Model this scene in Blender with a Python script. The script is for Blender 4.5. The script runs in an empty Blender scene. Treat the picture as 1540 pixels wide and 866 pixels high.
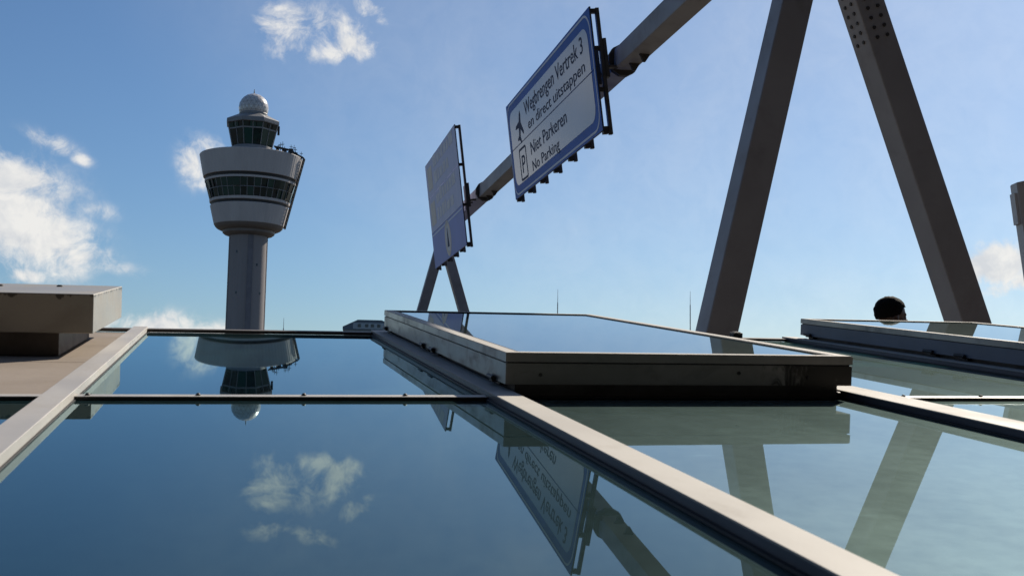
import bpy, bmesh, math, random
from mathutils import Vector, Matrix, Quaternion
random.seed(7)
S = bpy.context.scene
COL = S.collection

# ------------------------------------------------------------------ camera
CAM_H = 1.0
cd = bpy.data.cameras.new('camera')
cd.sensor_width = 36.0
cd.lens = 36.0 * 1700.0 / 1540.0
cd.clip_start = 0.02
cd.clip_end = 20000
cd.dof.use_dof = True
cd.dof.focus_distance = 11.0
cd.dof.aperture_fstop = 13.0
cam = bpy.data.objects.new('camera', cd)
COL.objects.link(cam)
PITCH, ROLL = math.atan(177 / 1700.0), 0.016
fw = Vector((0, math.cos(PITCH), math.sin(PITCH)))
up0 = Vector((0, -math.sin(PITCH), math.cos(PITCH)))
rt0 = Vector((1, 0, 0))
rt = rt0 * math.cos(ROLL) + up0 * math.sin(ROLL)
up = up0 * math.cos(ROLL) - rt0 * math.sin(ROLL)
mw = Matrix.Identity(4)
for i, v in enumerate((rt, up, -fw)):
    for j in range(3):
        mw[j][i] = v[j]
mw.translation = (0, 0, CAM_H)
cam.matrix_world = mw
S.camera = cam

# ------------------------------------------------------------------ light
SUN_EL, SUN_AZ = math.radians(36.4), math.radians(33.4)
sun_dir = Vector((math.sin(SUN_AZ) * math.cos(SUN_EL), math.cos(SUN_AZ) * math.cos(SUN_EL), math.sin(SUN_EL)))
sd = bpy.data.lights.new('sun', 'SUN')
sd.energy = 5.0
sd.angle = math.radians(0.53)
sd.color = (1.0, 0.91, 0.78)
sun = bpy.data.objects.new('sun', sd)
COL.objects.link(sun)
sun.rotation_euler = sun_dir.to_track_quat('Z', 'Y').to_euler()
S.view_settings.view_transform = 'Standard'
S.view_settings.look = 'None'
S.view_settings.exposure = 0.4
S.view_settings.gamma = 1.0
S.cycles.max_bounces = 10
S.cycles.transparent_max_bounces = 16
S.cycles.caustics_reflective = False
S.cycles.caustics_refractive = False

W = bpy.data.worlds.new('World')
S.world = W
W.use_nodes = True
wt = W.node_tree
wt.nodes.clear()


class NB:
    """small node-building helper"""
    def __init__(self, tree):
        self.t = tree

    def n(self, kind, **kw):
        nd = self.t.nodes.new(kind)
        for k, v in kw.items():
            setattr(nd, k, v)
        return nd

    def put(self, sock, v):
        if isinstance(v, bpy.types.NodeSocket):
            self.t.links.new(v, sock)
        else:
            sock.default_value = v

    def m(self, op, a, b=None, c=None, clamp=False):
        nd = self.n('ShaderNodeMath', operation=op, use_clamp=clamp)
        self.put(nd.inputs[0], a)
        if b is not None:
            self.put(nd.inputs[1], b)
        if c is not None:
            self.put(nd.inputs[2], c)
        return nd.outputs[0]

    def vm(self, op, a, b):
        nd = self.n('ShaderNodeVectorMath', operation=op)
        self.put(nd.inputs[0], a)
        self.put(nd.inputs[1], b)
        return nd.outputs['Value'] if op == 'DOT_PRODUCT' else nd.outputs[0]

    def noise(self, vec, scale, detail=4, rough=0.5, dist=0.0):
        nd = self.n('ShaderNodeTexNoise')
        if vec is not None:
            self.put(nd.inputs['Vector'], vec)
        nd.inputs['Scale'].default_value = scale
        nd.inputs['Detail'].default_value = detail
        nd.inputs['Roughness'].default_value = rough
        nd.inputs['Distortion'].default_value = dist
        return nd.outputs[0]

    def mix(self, fac, a, b):
        nd = self.n('ShaderNodeMix', data_type='RGBA')
        self.put(nd.inputs[0], fac)
        self.put(nd.inputs[6], a)
        self.put(nd.inputs[7], b)
        return nd.outputs[2]

    def ramp(self, v, lo, hi, a=0.0, b=1.0, smooth=True):
        nd = self.n('ShaderNodeMapRange', interpolation_type='SMOOTHSTEP' if smooth else 'LINEAR')
        self.put(nd.inputs[0], v)
        for i, x in enumerate((lo, hi, a, b)):
            nd.inputs[i + 1].default_value = x
        return nd.outputs[0]


SKY_STRENGTH = 0.067
wb = NB(wt)
sky = wb.n('ShaderNodeTexSky', sky_type='NISHITA')
sky.sun_disc = False
sky.sun_elevation = SUN_EL
sky.sun_rotation = SUN_AZ
sky.altitude = 0
sky.air_density = 1.0
sky.dust_density = 0.6
sky.ozone_density = 6.5
D = wb.n('ShaderNodeTexCoord').outputs['Generated']


def azel(az, el):
    az, el = math.radians(az), math.radians(el)
    return Vector((math.sin(az) * math.cos(el), math.cos(az) * math.cos(el), math.sin(el)))


# cumulus puffs: azimuth, elevation, half width, half height (degrees), slant, weight
CLOUDS = [
    (-11.9, 18.6, 1.4, 1.8, 0.15, 0.57), (-11.2, 17.4, 1.5, 0.65, 0, 0.56), (-8.7, 17.6, 1.5, 0.75, 0.15, 0.72),
    (-7.5, 19.5, 1.1, 0.55, -0.4, 0.56), (-12.2, 20.3, 1.3, 0.7, 0, 0.42), (-9.6, 20.9, 1.5, 0.5, 0.3, 0.40),
    (-9.9, 18.2, 2.7, 1.5, 0, 0.44),
    (-24.6, 8.4, 2.8, 2.2, 0, 1.35), (-22.9, 7.6, 2.3, 1.5, -0.3, 1.35), (-21.1, 6.7, 1.5, 0.75, 0, 0.75),
    (-24.5, 10.0, 1.7, 1.2, 0, 1.35), (-19.4, 6.3, 1.3, 0.4, -0.2, 0.42), (-27.5, 8.2, 3.0, 2.2, 0, 1.4),
    (-16.0, 11.6, 0.8, 1.1, 0, 0.80), (-15.3, 12.3, 0.8, 0.6, 0, 0.6), (-15.4, 10.7, 0.6, 0.5, 0, 0.5),
    (-22.6, 11.9, 1.3, 0.45, -0.3, 0.58), (-21.3, 11.3, 0.6, 0.3, -0.3, 0.6), (-20.4, 8.9, 1.0, 0.5, 0, 0.4),
    (-17.6, 3.5, 2.2, 0.75, 0, 1.05), (-14.6, 3.4, 2.0, 0.5, 0, 0.85), (-23.4, 5.7, 1.0, 0.4, 0, 0.7), (-26.0, 4.4, 3.0, 0.8, 0, 0.9),
    (23.3, 6.9, 1.7, 0.95, 0, 1.6), (22.1, 6.5, 1.1, 0.8, 0, 1.3), (24.9, 6.2, 1.5, 0.8, 0, 1.1), (23.3, 5.7, 1.4, 0.5, 0, 0.7),
    (26.8, 6.4, 2.0, 1.0, 0, 1.1),
    # beyond the frame, the same sort of scattered fair-weather cloud
    (-34, 12, 4, 2, 0.1, 1.1), (-41, 7, 5, 2.2, 0, 1.3), (36, 7, 4, 1.6, 0, 1.1), (44, 12, 3.5, 1.4, 0.2, 0.8),
    (-58, 10, 6, 3, 0, 1.2), (-48, 24, 4, 2, 0.3, 0.7), (72, 9, 6, 2.2, 0, 1.2), (100, 8, 6, 2.5, 0, 1.2),
    (-85, 12, 7, 3, 0, 1.2), (-115, 9, 7, 3, 0, 1.2), (130, 10, 7, 2.6, 0, 1.1), (165, 9, 8, 3, 0, 1.2),
    (-150, 14, 7, 3, 0, 1.1), (-30, 34, 4, 2.5, 0.4, 0.6), (150, 30, 5, 3, 0.3, 0.7), (-100, 34, 5, 3, 0.2, 0.7),
]
mask = None
for az, el, ru, rv, sl, wgt in CLOUDS:
    c = azel(az, el)
    e1 = Vector((math.cos(math.radians(az)), -math.sin(math.radians(az)), 0))
    e2 = c.cross(e1) * -1
    if e2.z < 0:
        e2 = -e2
    a1 = (e1 * math.cos(sl) + e2 * math.sin(sl)) / math.radians(ru)
    a2 = (e2 * math.cos(sl) - e1 * math.sin(sl)) / math.radians(rv)
    u = wb.vm('DOT_PRODUCT', D, tuple(a1))
    v = wb.vm('DOT_PRODUCT', D, tuple(a2))
    # constant part: the centre has zero tangent coordinate by construction
    d2 = wb.m('MULTIPLY_ADD', u, u, wb.m('MULTIPLY', v, v))
    front = wb.m('GREATER_THAN', wb.vm('DOT_PRODUCT', D, tuple(c)), 0.5)
    k = wb.m('MULTIPLY', wb.m('MULTIPLY', wb.m('EXPONENT', wb.m('MULTIPLY', d2, -1.1)), wgt), front)
    mask = k if mask is None else wb.m('MAXIMUM', mask, k)
warp = wb.n('ShaderNodeVectorMath', operation='SCALE')
wn = wb.n('ShaderNodeTexNoise')
wb.put(wn.inputs['Vector'], D)
wn.inputs['Scale'].default_value = 16
wn.inputs['Detail'].default_value = 4
wb.put(warp.inputs[0], wn.outputs['Color'])
warp.inputs['Scale'].default_value = 0.035
DW = wb.vm('ADD', D, warp.outputs[0])
SEED = (10.8, 6.5, 3.5)
DW = wb.vm('ADD', DW, SEED)
N1 = wb.noise(DW, 31, 10, 0.64, 0.3)
lit_off = tuple(sun_dir * 0.010)
N2 = wb.noise(wb.vm('ADD', DW, lit_off), 31, 5, 0.6, 0.3)
Ng = wb.noise(D, 6, 5, 0.6)
gate = wb.m('MULTIPLY', mask, 3.0, clamp=True)
dens = wb.m('MULTIPLY_ADD', wb.m('MULTIPLY', wb.m('SUBTRACT', N1, 0.5), 2.7), gate, mask)
cover = wb.ramp(dens, 0.0, 0.98)
# thin high veil, very faint
veil = wb.m('MULTIPLY_ADD', wb.ramp(wb.noise(D, 7, 6, 0.55, 0.6), 0.36, 0.75), 0.10, 0.115)
veil = wb.m('MULTIPLY', veil, wb.ramp(wb.vm('DOT_PRODUCT', D, tuple(sun_dir)), 0.62, 0.79, 0.0, 1.0))
cover = wb.m('MAXIMUM', wb.m('MULTIPLY', cover, 0.93), veil)
shade = wb.m('ADD', wb.m('MULTIPLY', wb.m('SUBTRACT', N1, N2), 3.2), 0.62, clamp=True)
ccol = wb.mix(shade, (0.52 / SKY_STRENGTH, 0.53 / SKY_STRENGTH, 0.545 / SKY_STRENGTH, 1), (0.68 / SKY_STRENGTH, 0.665 / SKY_STRENGTH, 0.635 / SKY_STRENGTH, 1))
tinted = wb.vm('MULTIPLY', sky.outputs[0], (0.89, 0.975, 1.0))
skycol = wb.mix(cover, tinted, ccol)
bg = wb.n('ShaderNodeBackground')
wb.put(bg.inputs['Color'], skycol)
bg.inputs['Strength'].default_value = SKY_STRENGTH
wo = wb.n('ShaderNodeOutputWorld')
wt.links.new(bg.outputs[0], wo.inputs['Surface'])


# ------------------------------------------------------------------ materials
def mat(name, col, rough=0.5, metal=0.0, var=0.0, vscale=8.0, col2=None, dirt=0.0, dscale=3.0, dcol=(0.03, 0.025, 0.02), bump=0.0, bscale=60, streak=None, spec=0.5, coat=0.0, stain=None, obrand=None, drip=None):
    mt = bpy.data.materials.new(name)
    mt.use_nodes = True
    b = NB(mt.node_tree)
    p = mt.node_tree.nodes['Principled BSDF']
    p.inputs['Roughness'].default_value = rough
    p.inputs['Metallic'].default_value = metal
    p.inputs['Specular IOR Level'].default_value = spec
    p.inputs['Coat Weight'].default_value = coat
    vec = b.n('ShaderNodeTexCoord').outputs['Object']
    c = (*col, 1)
    if streak:
        mp = b.n('ShaderNodeMapping')
        b.put(mp.inputs[0], vec)
        mp.inputs['Scale'].default_value = streak
        svec = mp.outputs[0]
    else:
        svec = vec
    if var or col2:
        nz = b.noise(svec, vscale, 6, 0.6)
        c2 = (*(col2 or tuple(x * (1 - var) for x in col)), 1)
        c = b.mix(b.ramp(nz, 0.3, 0.7), c2, c)
    if dirt:
        nz = b.noise(svec, dscale, 8, 0.68, 0.4)
        c = b.mix(b.m('MULTIPLY', b.ramp(nz, 0.5, 0.72), dirt), c, (*dcol, 1))
        rr = b.m('ADD', rough, b.m('MULTIPLY', b.ramp(nz, 0.4, 0.75), 0.2), clamp=True)
        b.put(p.inputs['Roughness'], rr)
    if stain:                                       # rust and grime gathered at one end
        sx = b.n('ShaderNodeSeparateXYZ')
        b.put(sx.inputs[0], vec)
        mp2 = b.n('ShaderNodeMapping')
        b.put(mp2.inputs[0], vec)
        mp2.inputs['Scale'].default_value = (3.0, 3.0, 1.0)
        nz2 = b.noise(mp2.outputs[0], 9, 8, 0.7, 0.8)
        f = b.m('ADD', b.ramp(sx.outputs[0], stain[0], stain[1], -0.28, 0.22), nz2)
        c = b.mix(b.m('MULTIPLY', b.ramp(f, 0.46, 0.66), 0.92), c, (0.012, 0.010, 0.008, 1))
    if drip:                                       # dark run-off marks under the upper edge
        sx = b.n('ShaderNodeSeparateXYZ')
        b.put(sx.inputs[0], vec)
        mp4 = b.n('ShaderNodeMapping')
        b.put(mp4.inputs[0], vec)
        mp4.inputs['Scale'].default_value = (30.0, 30.0, 2.0)
        f = b.m('ADD', b.ramp(sx.outputs[2], drip[0], drip[1], -0.35, 0.10), b.noise(mp4.outputs[0], 1.0, 4, 0.6))
        side = b.m('LESS_THAN', sx.outputs[2], 0.1968)
        c = b.mix(b.m('MULTIPLY', b.m('MULTIPLY', b.ramp(f, 0.52, 0.66), 0.8), side), c, (0.03, 0.026, 0.022, 1))
    if obrand:
        oi = b.n('ShaderNodeObjectInfo')
        c = b.mix(b.ramp(oi.outputs['Random'], 0.15, 0.95), c, (*obrand, 1))
    b.put(p.inputs['Base Color'], c)
    if bump:
        bp = b.n('ShaderNodeBump')
        bp.inputs['Strength'].default_value = bump
        bp.inputs['Distance'].default_value = 0.01
        b.put(bp.inputs['Height'], b.noise(vec, bscale, 4, 0.6))
        mt.node_tree.links.new(bp.outputs[0], p.inputs['Normal'])
    return mt


def glass_mat(name, tint, dust, haze, speck=0.0, refl=(0.93, 0.98, 0.97), film_col=(0.29, 0.41, 0.37)):
    mt = bpy.data.materials.new(name)
    mt.use_nodes = True
    t = mt.node_tree
    t.nodes.clear()
    b = NB(t)
    vec = b.n('ShaderNodeTexCoord').outputs['Object']
    tr = b.n('ShaderNodeBsdfTransparent')
    tr.inputs[0].default_value = (*tint, 1)
    df = b.n('ShaderNodeBsdfDiffuse')
    df.inputs[0].default_value = (*film_col, 1)
    mp = b.n('ShaderNodeMapping')
    b.put(mp.inputs[0], vec)
    mp.inputs['Scale'].default_value = (1.0, 0.35, 1.0)
    film = b.ramp(b.noise(mp.outputs[0], 3.0, 8, 0.62, 0.5), 0.3, 0.75, 0.88, 1.12)
    sp = b.ramp(b.noise(vec, 120, 3, 0.6), 0.70, 0.78)
    sp = b.m('MULTIPLY', sp, b.ramp(b.noise(vec, 5, 4, 0.6), 0.5, 0.65))
    mp3 = b.n('ShaderNodeMapping')                 # dried run-off marks lying across the slope
    b.put(mp3.inputs[0], vec)
    mp3.inputs['Scale'].default_value = (5.0, 34.0, 1.0)
    mp3.inputs['Location'].default_value = (2.3, 0.7, 0.0)
    smear = b.m('MULTIPLY', b.ramp(b.noise(mp3.outputs[0], 1.0, 5, 0.55), 0.66, 0.78), b.ramp(b.noise(vec, 2.2, 3, 0.5), 0.46, 0.60))
    mott = b.ramp(b.noise(vec, 22, 5, 0.65), 0.3, 0.7, 0.90, 1.10)
    film = b.m('MULTIPLY', film, mott)
    sp = b.m('ADD', sp, b.m('MULTIPLY', smear, 0.5))
    amt = b.m('MULTIPLY_ADD', film, dust, b.m('MULTIPLY', sp, speck), clamp=True)
    m1 = b.n('ShaderNodeMixShader')
    b.put(m1.inputs[0], amt)
    t.links.new(tr.outputs[0], m1.inputs[1])
    t.links.new(df.outputs[0], m1.inputs[2])
    hz = b.n('ShaderNodeBsdfGlossy')
    hz.inputs['Color'].default_value = (0.72, 0.96, 0.92, 1)
    hz.inputs['Roughness'].default_value = 0.62
    m2 = b.n('ShaderNodeMixShader')
    b.put(m2.inputs[0], b.m('MULTIPLY', film, haze))
    t.links.new(m1.outputs[0], m2.inputs[1])
    t.links.new(hz.outputs[0], m2.inputs[2])
    gl = b.n('ShaderNodeBsdfGlossy')
    gl.inputs['Color'].default_value = (*refl, 1)
    gl.inputs['Roughness'].default_value = 0.012
    fr = b.n('ShaderNodeFresnel')
    fr.inputs['IOR'].default_value = 1.62
    m3 = b.n('ShaderNodeMixShader')
    t.links.new(fr.outputs[0], m3.inputs[0])
    t.links.new(m2.outputs[0], m3.inputs[1])
    t.links.new(gl.outputs[0], m3.inputs[2])
    out = b.n('ShaderNodeOutputMaterial')
    t.links.new(m3.outputs[0], out.inputs[0])
    return mt


M = {
    'alu': mat('satin aluminium', (0.49, 0.465, 0.43), 0.45, 0.2, col2=(0.42, 0.395, 0.365), vscale=5, dirt=0.30, dscale=5, dcol=(0.20, 0.17, 0.145), streak=(1, 0.5, 1)),
    'capalu': mat('pale cap aluminium', (0.51, 0.485, 0.44), 0.66, 0.0, spec=0.16, col2=(0.45, 0.425, 0.385), vscale=5, dirt=0.22, dscale=6, dcol=(0.28, 0.24, 0.20), streak=(1, 0.5, 1)),
    'shaded': mat('dark anodised bar', (0.075, 0.075, 0.095), 0.45, 0.2, var=0.25, vscale=5),  # holds the shade of the bars' left sides in its colour
    'vent': mat('grey painted vent metal', (0.27, 0.255, 0.24), 0.34, 0.62, col2=(0.21, 0.197, 0.185), vscale=4, dirt=0.30, dscale=9, dcol=(0.05, 0.038, 0.028), streak=(1, 1, 2.2), stain=(0.58, 0.86)),
    'frame': mat('vent frame metal', (0.30, 0.285, 0.27), 0.32, 0.65, col2=(0.24, 0.225, 0.21), vscale=5, dirt=0.3, dscale=7, dcol=(0.08, 0.065, 0.05)),
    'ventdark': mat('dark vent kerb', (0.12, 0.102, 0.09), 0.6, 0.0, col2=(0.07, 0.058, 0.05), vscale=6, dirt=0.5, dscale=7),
    'beige': mat('beige sheet metal', (0.38, 0.36, 0.32), 0.40, 0.35, col2=(0.335, 0.315, 0.28), vscale=2.5, dirt=0.22, dscale=4, dcol=(0.2, 0.16, 0.12), drip=(0.165, 0.199)),
    'panel': mat('beige roof panel', (0.285, 0.235, 0.19), 0.65, 0.0, col2=(0.235, 0.19, 0.15), vscale=3, dirt=0.3, dscale=4, dcol=(0.16, 0.12, 0.09), bump=0.1, bscale=30),
    'gasket': mat('black rubber gasket', (0.014, 0.013, 0.014), 0.6),
    'screw': mat('dull screw metal', (0.045, 0.04, 0.036), 0.6, 0.2),
    'steel': mat('grey painted steel', (0.30, 0.29, 0.295), 0.5, 0.0, col2=(0.25, 0.24, 0.245), vscale=1.4, dirt=0.22, dscale=2.4, dcol=(0.09, 0.075, 0.06)),
    'bolt': mat('dark bolt steel', (0.035, 0.03, 0.028), 0.5, 0.3),
    'bracket': mat('weathered bracket steel', (0.07, 0.065, 0.06), 0.55, 0.3, var=0.4),
    'signblue': mat('blue sign sheeting', (0.008, 0.11, 0.52), 0.5, 0.0, spec=0.2, var=0.25, vscale=1.2),
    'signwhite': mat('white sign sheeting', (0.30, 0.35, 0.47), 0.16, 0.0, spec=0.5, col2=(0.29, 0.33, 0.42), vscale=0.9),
    'signline': mat('white sign line', (0.66, 0.70, 0.78), 0.5, spec=0.3),
    'signtext': mat('navy sign lettering', (0.035, 0.045, 0.10), 0.6, spec=0.1),
    'signedge': mat('dark sign edge', (0.03, 0.032, 0.04), 0.5, 0.2),
    'lilac': mat('faded blue sign sheeting', (0.25, 0.30, 0.68), 0.5, 0.0, spec=0.2, col2=(0.23, 0.28, 0.60), vscale=1.1),
    'lilacgrey': mat('faded grey sign sheeting', (0.47, 0.48, 0.68), 0.45, 0.0, spec=0.25, col2=(0.38, 0.41, 0.63), vscale=1.3, streak=(2.5, 0.8, 1)),
    'cream': mat('faded cream sign print', (0.70, 0.59, 0.50), 0.5, 0.0, var=0.2, vscale=4),
    'palestrip': mat('faded pale sign print', (0.74, 0.71, 0.74), 0.5, 0.0, spec=0.25, var=0.25, vscale=5),
    'towerwhite': mat('tower cladding', (0.50, 0.465, 0.445), 0.55, 0.0, spec=0.3, col2=(0.45, 0.415, 0.40), vscale=0.25, dirt=0.12, dscale=0.4, dcol=(0.2, 0.18, 0.16), streak=(1, 1, 0.15)),
    'towergrey': mat('tower grey metal', (0.20, 0.20, 0.205), 0.5, 0.1, var=0.15, vscale=0.5),
    'collar': mat('tower collar metal', (0.17, 0.145, 0.13), 0.55, 0.0, var=0.2, vscale=0.5),
    'joint': mat('radome joint', (0.20, 0.18, 0.17), 0.4),
    'towerdark': mat('tower dark groove', (0.012, 0.011, 0.012), 0.6),
    'concrete': mat('tower shaft concrete', (0.26, 0.235, 0.228), 0.7, 0.0, col2=(0.22, 0.198, 0.192), vscale=0.25, dirt=0.3, dscale=0.5, dcol=(0.15, 0.13, 0.12), streak=(1, 1, 0.1)),
    'groove': mat('tower shaft recess', (0.17, 0.16, 0.175), 0.6, 0.0, var=0.2, vscale=0.3),
    'towerglass': mat('green tower glass', (0.008, 0.016, 0.016), 0.08, 0.0, col2=(0.012, 0.034, 0.03), vscale=0.5, obrand=(0.016, 0.058, 0.048)),
    'radome': mat('white radome', (0.66, 0.63, 0.60), 0.22, 0.0, col2=(0.47, 0.43, 0.40), vscale=1.2, coat=0.6),
    'road': mat('asphalt', (0.055, 0.054, 0.053), 0.9, 0.0, var=0.3, vscale=3, bump=0.3, bscale=90),
    'pave': mat('grey pavement', (0.12, 0.108, 0.095), 0.85, 0.0, var=0.2, vscale=1.5, bump=0.2, bscale=40),
    'hall': mat('hall floor', (0.26, 0.30, 0.29), 0.6, 0.0, var=0.25, vscale=0.8),
    'hallwall': mat('hall wall', (0.22, 0.25, 0.26), 0.7, 0.0, var=0.15, vscale=0.6),
    'build': mat('pale green facade', (0.36, 0.42, 0.44), 0.6, 0.0, var=0.15, vscale=0.2),
    'buildroof': mat('slate roof', (0.10, 0.14, 0.17), 0.5, 0.0, var=0.2, vscale=0.3),
    'window': mat('dark window', (0.02, 0.022, 0.035), 0.1),
    'terminal': mat('dark light-blocking facade', (0.030, 0.027, 0.025), 0.8, 0.0, spec=0.1, var=0.2, vscale=0.3),  # kept near black so the added facade throws back little light
    'darkpane': mat('dark tinted facade glass', (0.008, 0.008, 0.009), 0.3, spec=0.2),
    'pole': mat('galvanised pole', (0.25, 0.26, 0.27), 0.5, 0.4),
    'pylon': mat('grey sheet steel', (0.50, 0.49, 0.49), 0.45, 0.2, var=0.15, vscale=2, streak=(4, 4, 0.3)),
    'skin': mat('brown skin', (0.06, 0.027, 0.017), 0.5, 0.0, var=0.15, vscale=9),
    'skin2': mat('fair skin', (0.42, 0.26, 0.19), 0.5, 0.0, var=0.1, vscale=9),
    'hair': mat('black hair', (0.006, 0.005, 0.005), 0.8, spec=0.1, var=0.4, vscale=60, bump=0.6, bscale=140),
    'hair2': mat('light brown hair', (0.16, 0.10, 0.06), 0.5, 0.0, var=0.4, vscale=60, bump=0.5, bscale=140),
    'shirt': mat('dark shirt', (0.03, 0.035, 0.05), 0.9, 0.0, var=0.2),
    'trouser': mat('dark trousers', (0.025, 0.025, 0.03), 0.9, 0.0, var=0.2),
    'white': mat('white paint', (0.7, 0.7, 0.68), 0.7, 0.0, var=0.15),
}
G_LEFT = glass_mat('tinted roof glass', (0.035, 0.12, 0.155), 0.038, 0.016, 0.14, (0.76, 0.97, 1.0), (0.06, 0.34, 0.44))
G_RIGHT = glass_mat('dusty roof glass', (0.24, 0.40, 0.36), 0.125, 0.05, 0.6, (0.88, 1.0, 1.03), (0.25, 0.42, 0.41))
G_VENT = glass_mat('vent glass', (0.14, 0.24, 0.27), 0.05, 0.03, 0.1, (0.9, 0.98, 1.0))


# ------------------------------------------------------------------ object helpers
def link(name, me, m=None, parent=None):
    o = bpy.data.objects.new(name, me)
    COL.objects.link(o)
    if m is not None and not me.materials:
        me.materials.append(m)
    if parent is not None:
        o.parent = parent
    return o


def thing(name, label, cat, mw=None, group=None):
    o = bpy.data.objects.new(name, None)
    o.empty_display_size = 0.2
    COL.objects.link(o)
    if mw is not None:
        o.matrix_world = mw
    o['label'] = label
    o['category'] = cat
    if group:
        o['group'] = group
    return o


def fin(bm, name, m, parent=None, smooth=None):
    bmesh.ops.recalc_face_normals(bm, faces=bm.faces)
    me = bpy.data.meshes.new(name)
    bm.to_mesh(me)
    bm.free()
    if smooth:
        for pl in me.polygons:
            pl.use_smooth = True
        me.set_sharp_from_angle(angle=math.radians(smooth))
    return link(name, me, m, parent)


def add_box(bm, x0, x1, y0, y1, z0, z1, bev=0.0):
    vs = [bm.verts.new((x, y, z)) for z in (z0, z1) for y in (y0, y1) for x in (x0, x1)]
    fs = [bm.faces.new([vs[i] for i in q]) for q in ((0, 2, 3, 1), (4, 5, 7, 6), (0, 1, 5, 4), (2, 6, 7, 3), (0, 4, 6, 2), (1, 3, 7, 5))]
    if bev:
        es = list({e for f in fs for e in f.edges})
        bmesh.ops.bevel(bm, geom=es, offset=bev, segments=2, profile=0.5, affect='EDGES', clamp_overlap=True)


def box(name, x0, x1, y0, y1, z0, z1, m, parent=None, bev=0.0):
    bm = bmesh.new()
    add_box(bm, x0, x1, y0, y1, z0, z1, bev)
    return fin(bm, name, m, parent, None)


def add_ring(bm, x0, x1, y0, y1, w, z0, z1, bev=0.0):
    n0 = set(bm.faces)
    O = [(x0, y0), (x1, y0), (x1, y1), (x0, y1)]
    I = [(x0 + w, y0 + w), (x1 - w, y0 + w), (x1 - w, y1 - w), (x0 + w, y1 - w)]
    V = {}
    for k, pts in (('o', O), ('i', I)):
        for z in (0, 1):
            V[k, z] = [bm.verts.new((x, y, z1 if z else z0)) for x, y in pts]
    for i in range(4):
        j = (i + 1) % 4
        bm.faces.new((V['o', 0][i], V['o', 0][j], V['o', 1][j], V['o', 1][i]))
        bm.faces.new((V['i', 0][j], V['i', 0][i], V['i', 1][i], V['i', 1][j]))
        bm.faces.new((V['o', 1][i], V['o', 1][j], V['i', 1][j], V['i', 1][i]))
        bm.faces.new((V['o', 0][j], V['o', 0][i], V['i', 0][i], V['i', 0][j]))
    if bev:
        fs = [f for f in bm.faces if f not in n0]
        es = [e for e in {e for f in fs for e in f.edges} if abs(e.calc_face_angle(0)) > 0.5]
        bmesh.ops.bevel(bm, geom=es, offset=bev, segments=2, profile=0.5, affect='EDGES', clamp_overlap=True)


def ring(name, x0, x1, y0, y1, w, z0, z1, m, parent=None, bev=0.0):
    bm = bmesh.new()
    add_ring(bm, x0, x1, y0, y1, w, z0, z1, bev)
    return fin(bm, name, m, parent, None)


def add_lathe(bm, prof, n=64, a0=0.0, cap=True):
    rows = []
    for r, z in prof:
        rows.append([bm.verts.new((r * math.sin(a0 + 2 * math.pi * i / n), -r * math.cos(a0 + 2 * math.pi * i / n), z)) for i in range(n)])
    for a, b_ in zip(rows, rows[1:]):
        for i in range(n):
            j = (i + 1) % n
            bm.faces.new((a[i], a[j], b_[j], b_[i]))
    if cap:
        bm.faces.new(rows[0][::-1])
        bm.faces.new(rows[-1])


def lathe(name, prof, m, parent=None, n=64, a0=0.0, smooth=35, cap=True):
    bm = bmesh.new()
    add_lathe(bm, prof, n, a0, cap)
    return fin(bm, name, m, parent, smooth)


def add_tube(bm, p0, p1, r0, r1=None, n=10):
    p0, p1 = Vector(p0), Vector(p1)
    r1 = r0 if r1 is None else r1
    q = (p1 - p0).to_track_quat('Z', 'Y')
    A, B = [], []
    for i in range(n):
        d = q @ Vector((math.cos(2 * math.pi * i / n), math.sin(2 * math.pi * i / n), 0))
        A.append(bm.verts.new(p0 + d * r0))
        B.append(bm.verts.new(p1 + d * r1))
    for i in range(n):
        j = (i + 1) % n
        bm.faces.new((A[i], A[j], B[j], B[i]))
    bm.faces.new(A[::-1])
    bm.faces.new(B)


def tube(name, p0, p1, r0, m, parent=None, r1=None, n=10):
    bm = bmesh.new()
    add_tube(bm, p0, p1, r0, r1, n)
    return fin(bm, name, m, parent, 40)


def add_beam(bm, p0, p1, ax, ay, sx, sy, bev=0.0):
    """square-section bar from p0 to p1, section axes ax, ay (unit vectors); ends cut in the ax-ay plane"""
    n0 = set(bm.faces)
    vs = []
    for p in (Vector(p0), Vector(p1)):
        vs.append([bm.verts.new(p + ax * (i * sx / 2) + ay * (j * sy / 2)) for i, j in ((-1, -1), (1, -1), (1, 1), (-1, 1))])
    for i in range(4):
        j = (i + 1) % 4
        bm.faces.new((vs[0][i], vs[0][j], vs[1][j], vs[1][i]))
    bm.faces.new(vs[0][::-1])
    bm.faces.new(vs[1])
    if bev:
        fs = [f for f in bm.faces if f not in n0]
        es = list({e for f in fs for e in f.edges})
        bmesh.ops.bevel(bm, geom=es, offset=bev, segments=2, profile=0.5, affect='EDGES', clamp_overlap=True)


def structure(o):
    o['kind'] = 'structure'
    return o


# ------------------------------------------------------------------ frame of the sloping glass roof (c across, b up the slope, n out of the glass)
b_ax = Vector((-425, 48, 1700)).normalized()      # along the bars, in camera axes (right, up, forward)
h_ax = Vector((1, -0.031, 0)).normalized()
c_ax = (h_ax - b_ax * h_ax.dot(b_ax)).normalized()
n_ax = b_ax.cross(c_ax)
if n_ax.y < 0:
    n_ax = -n_ax


def cam2world(v):
    return rt * v.x + up * v.y + fw * v.z


gc, gb, gn = cam2world(c_ax), cam2world(b_ax), cam2world(n_ax)
EYE = 0.335                                        # camera height over the glass
G0 = Vector((0, 0, CAM_H)) - gn * EYE
GM = Matrix.Identity(4)
for i, v in enumerate((gc, gb, gn)):
    for j in range(3):
        GM[j][i] = v[j]
GM.translation = G0


def g2w(c, b, n=0.0):
    return G0 + gc * c + gb * b + gn * n


def gmat(c, b, n=0.0):
    m_ = GM.copy()
    m_.translation = g2w(c, b, n)
    return m_


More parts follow.
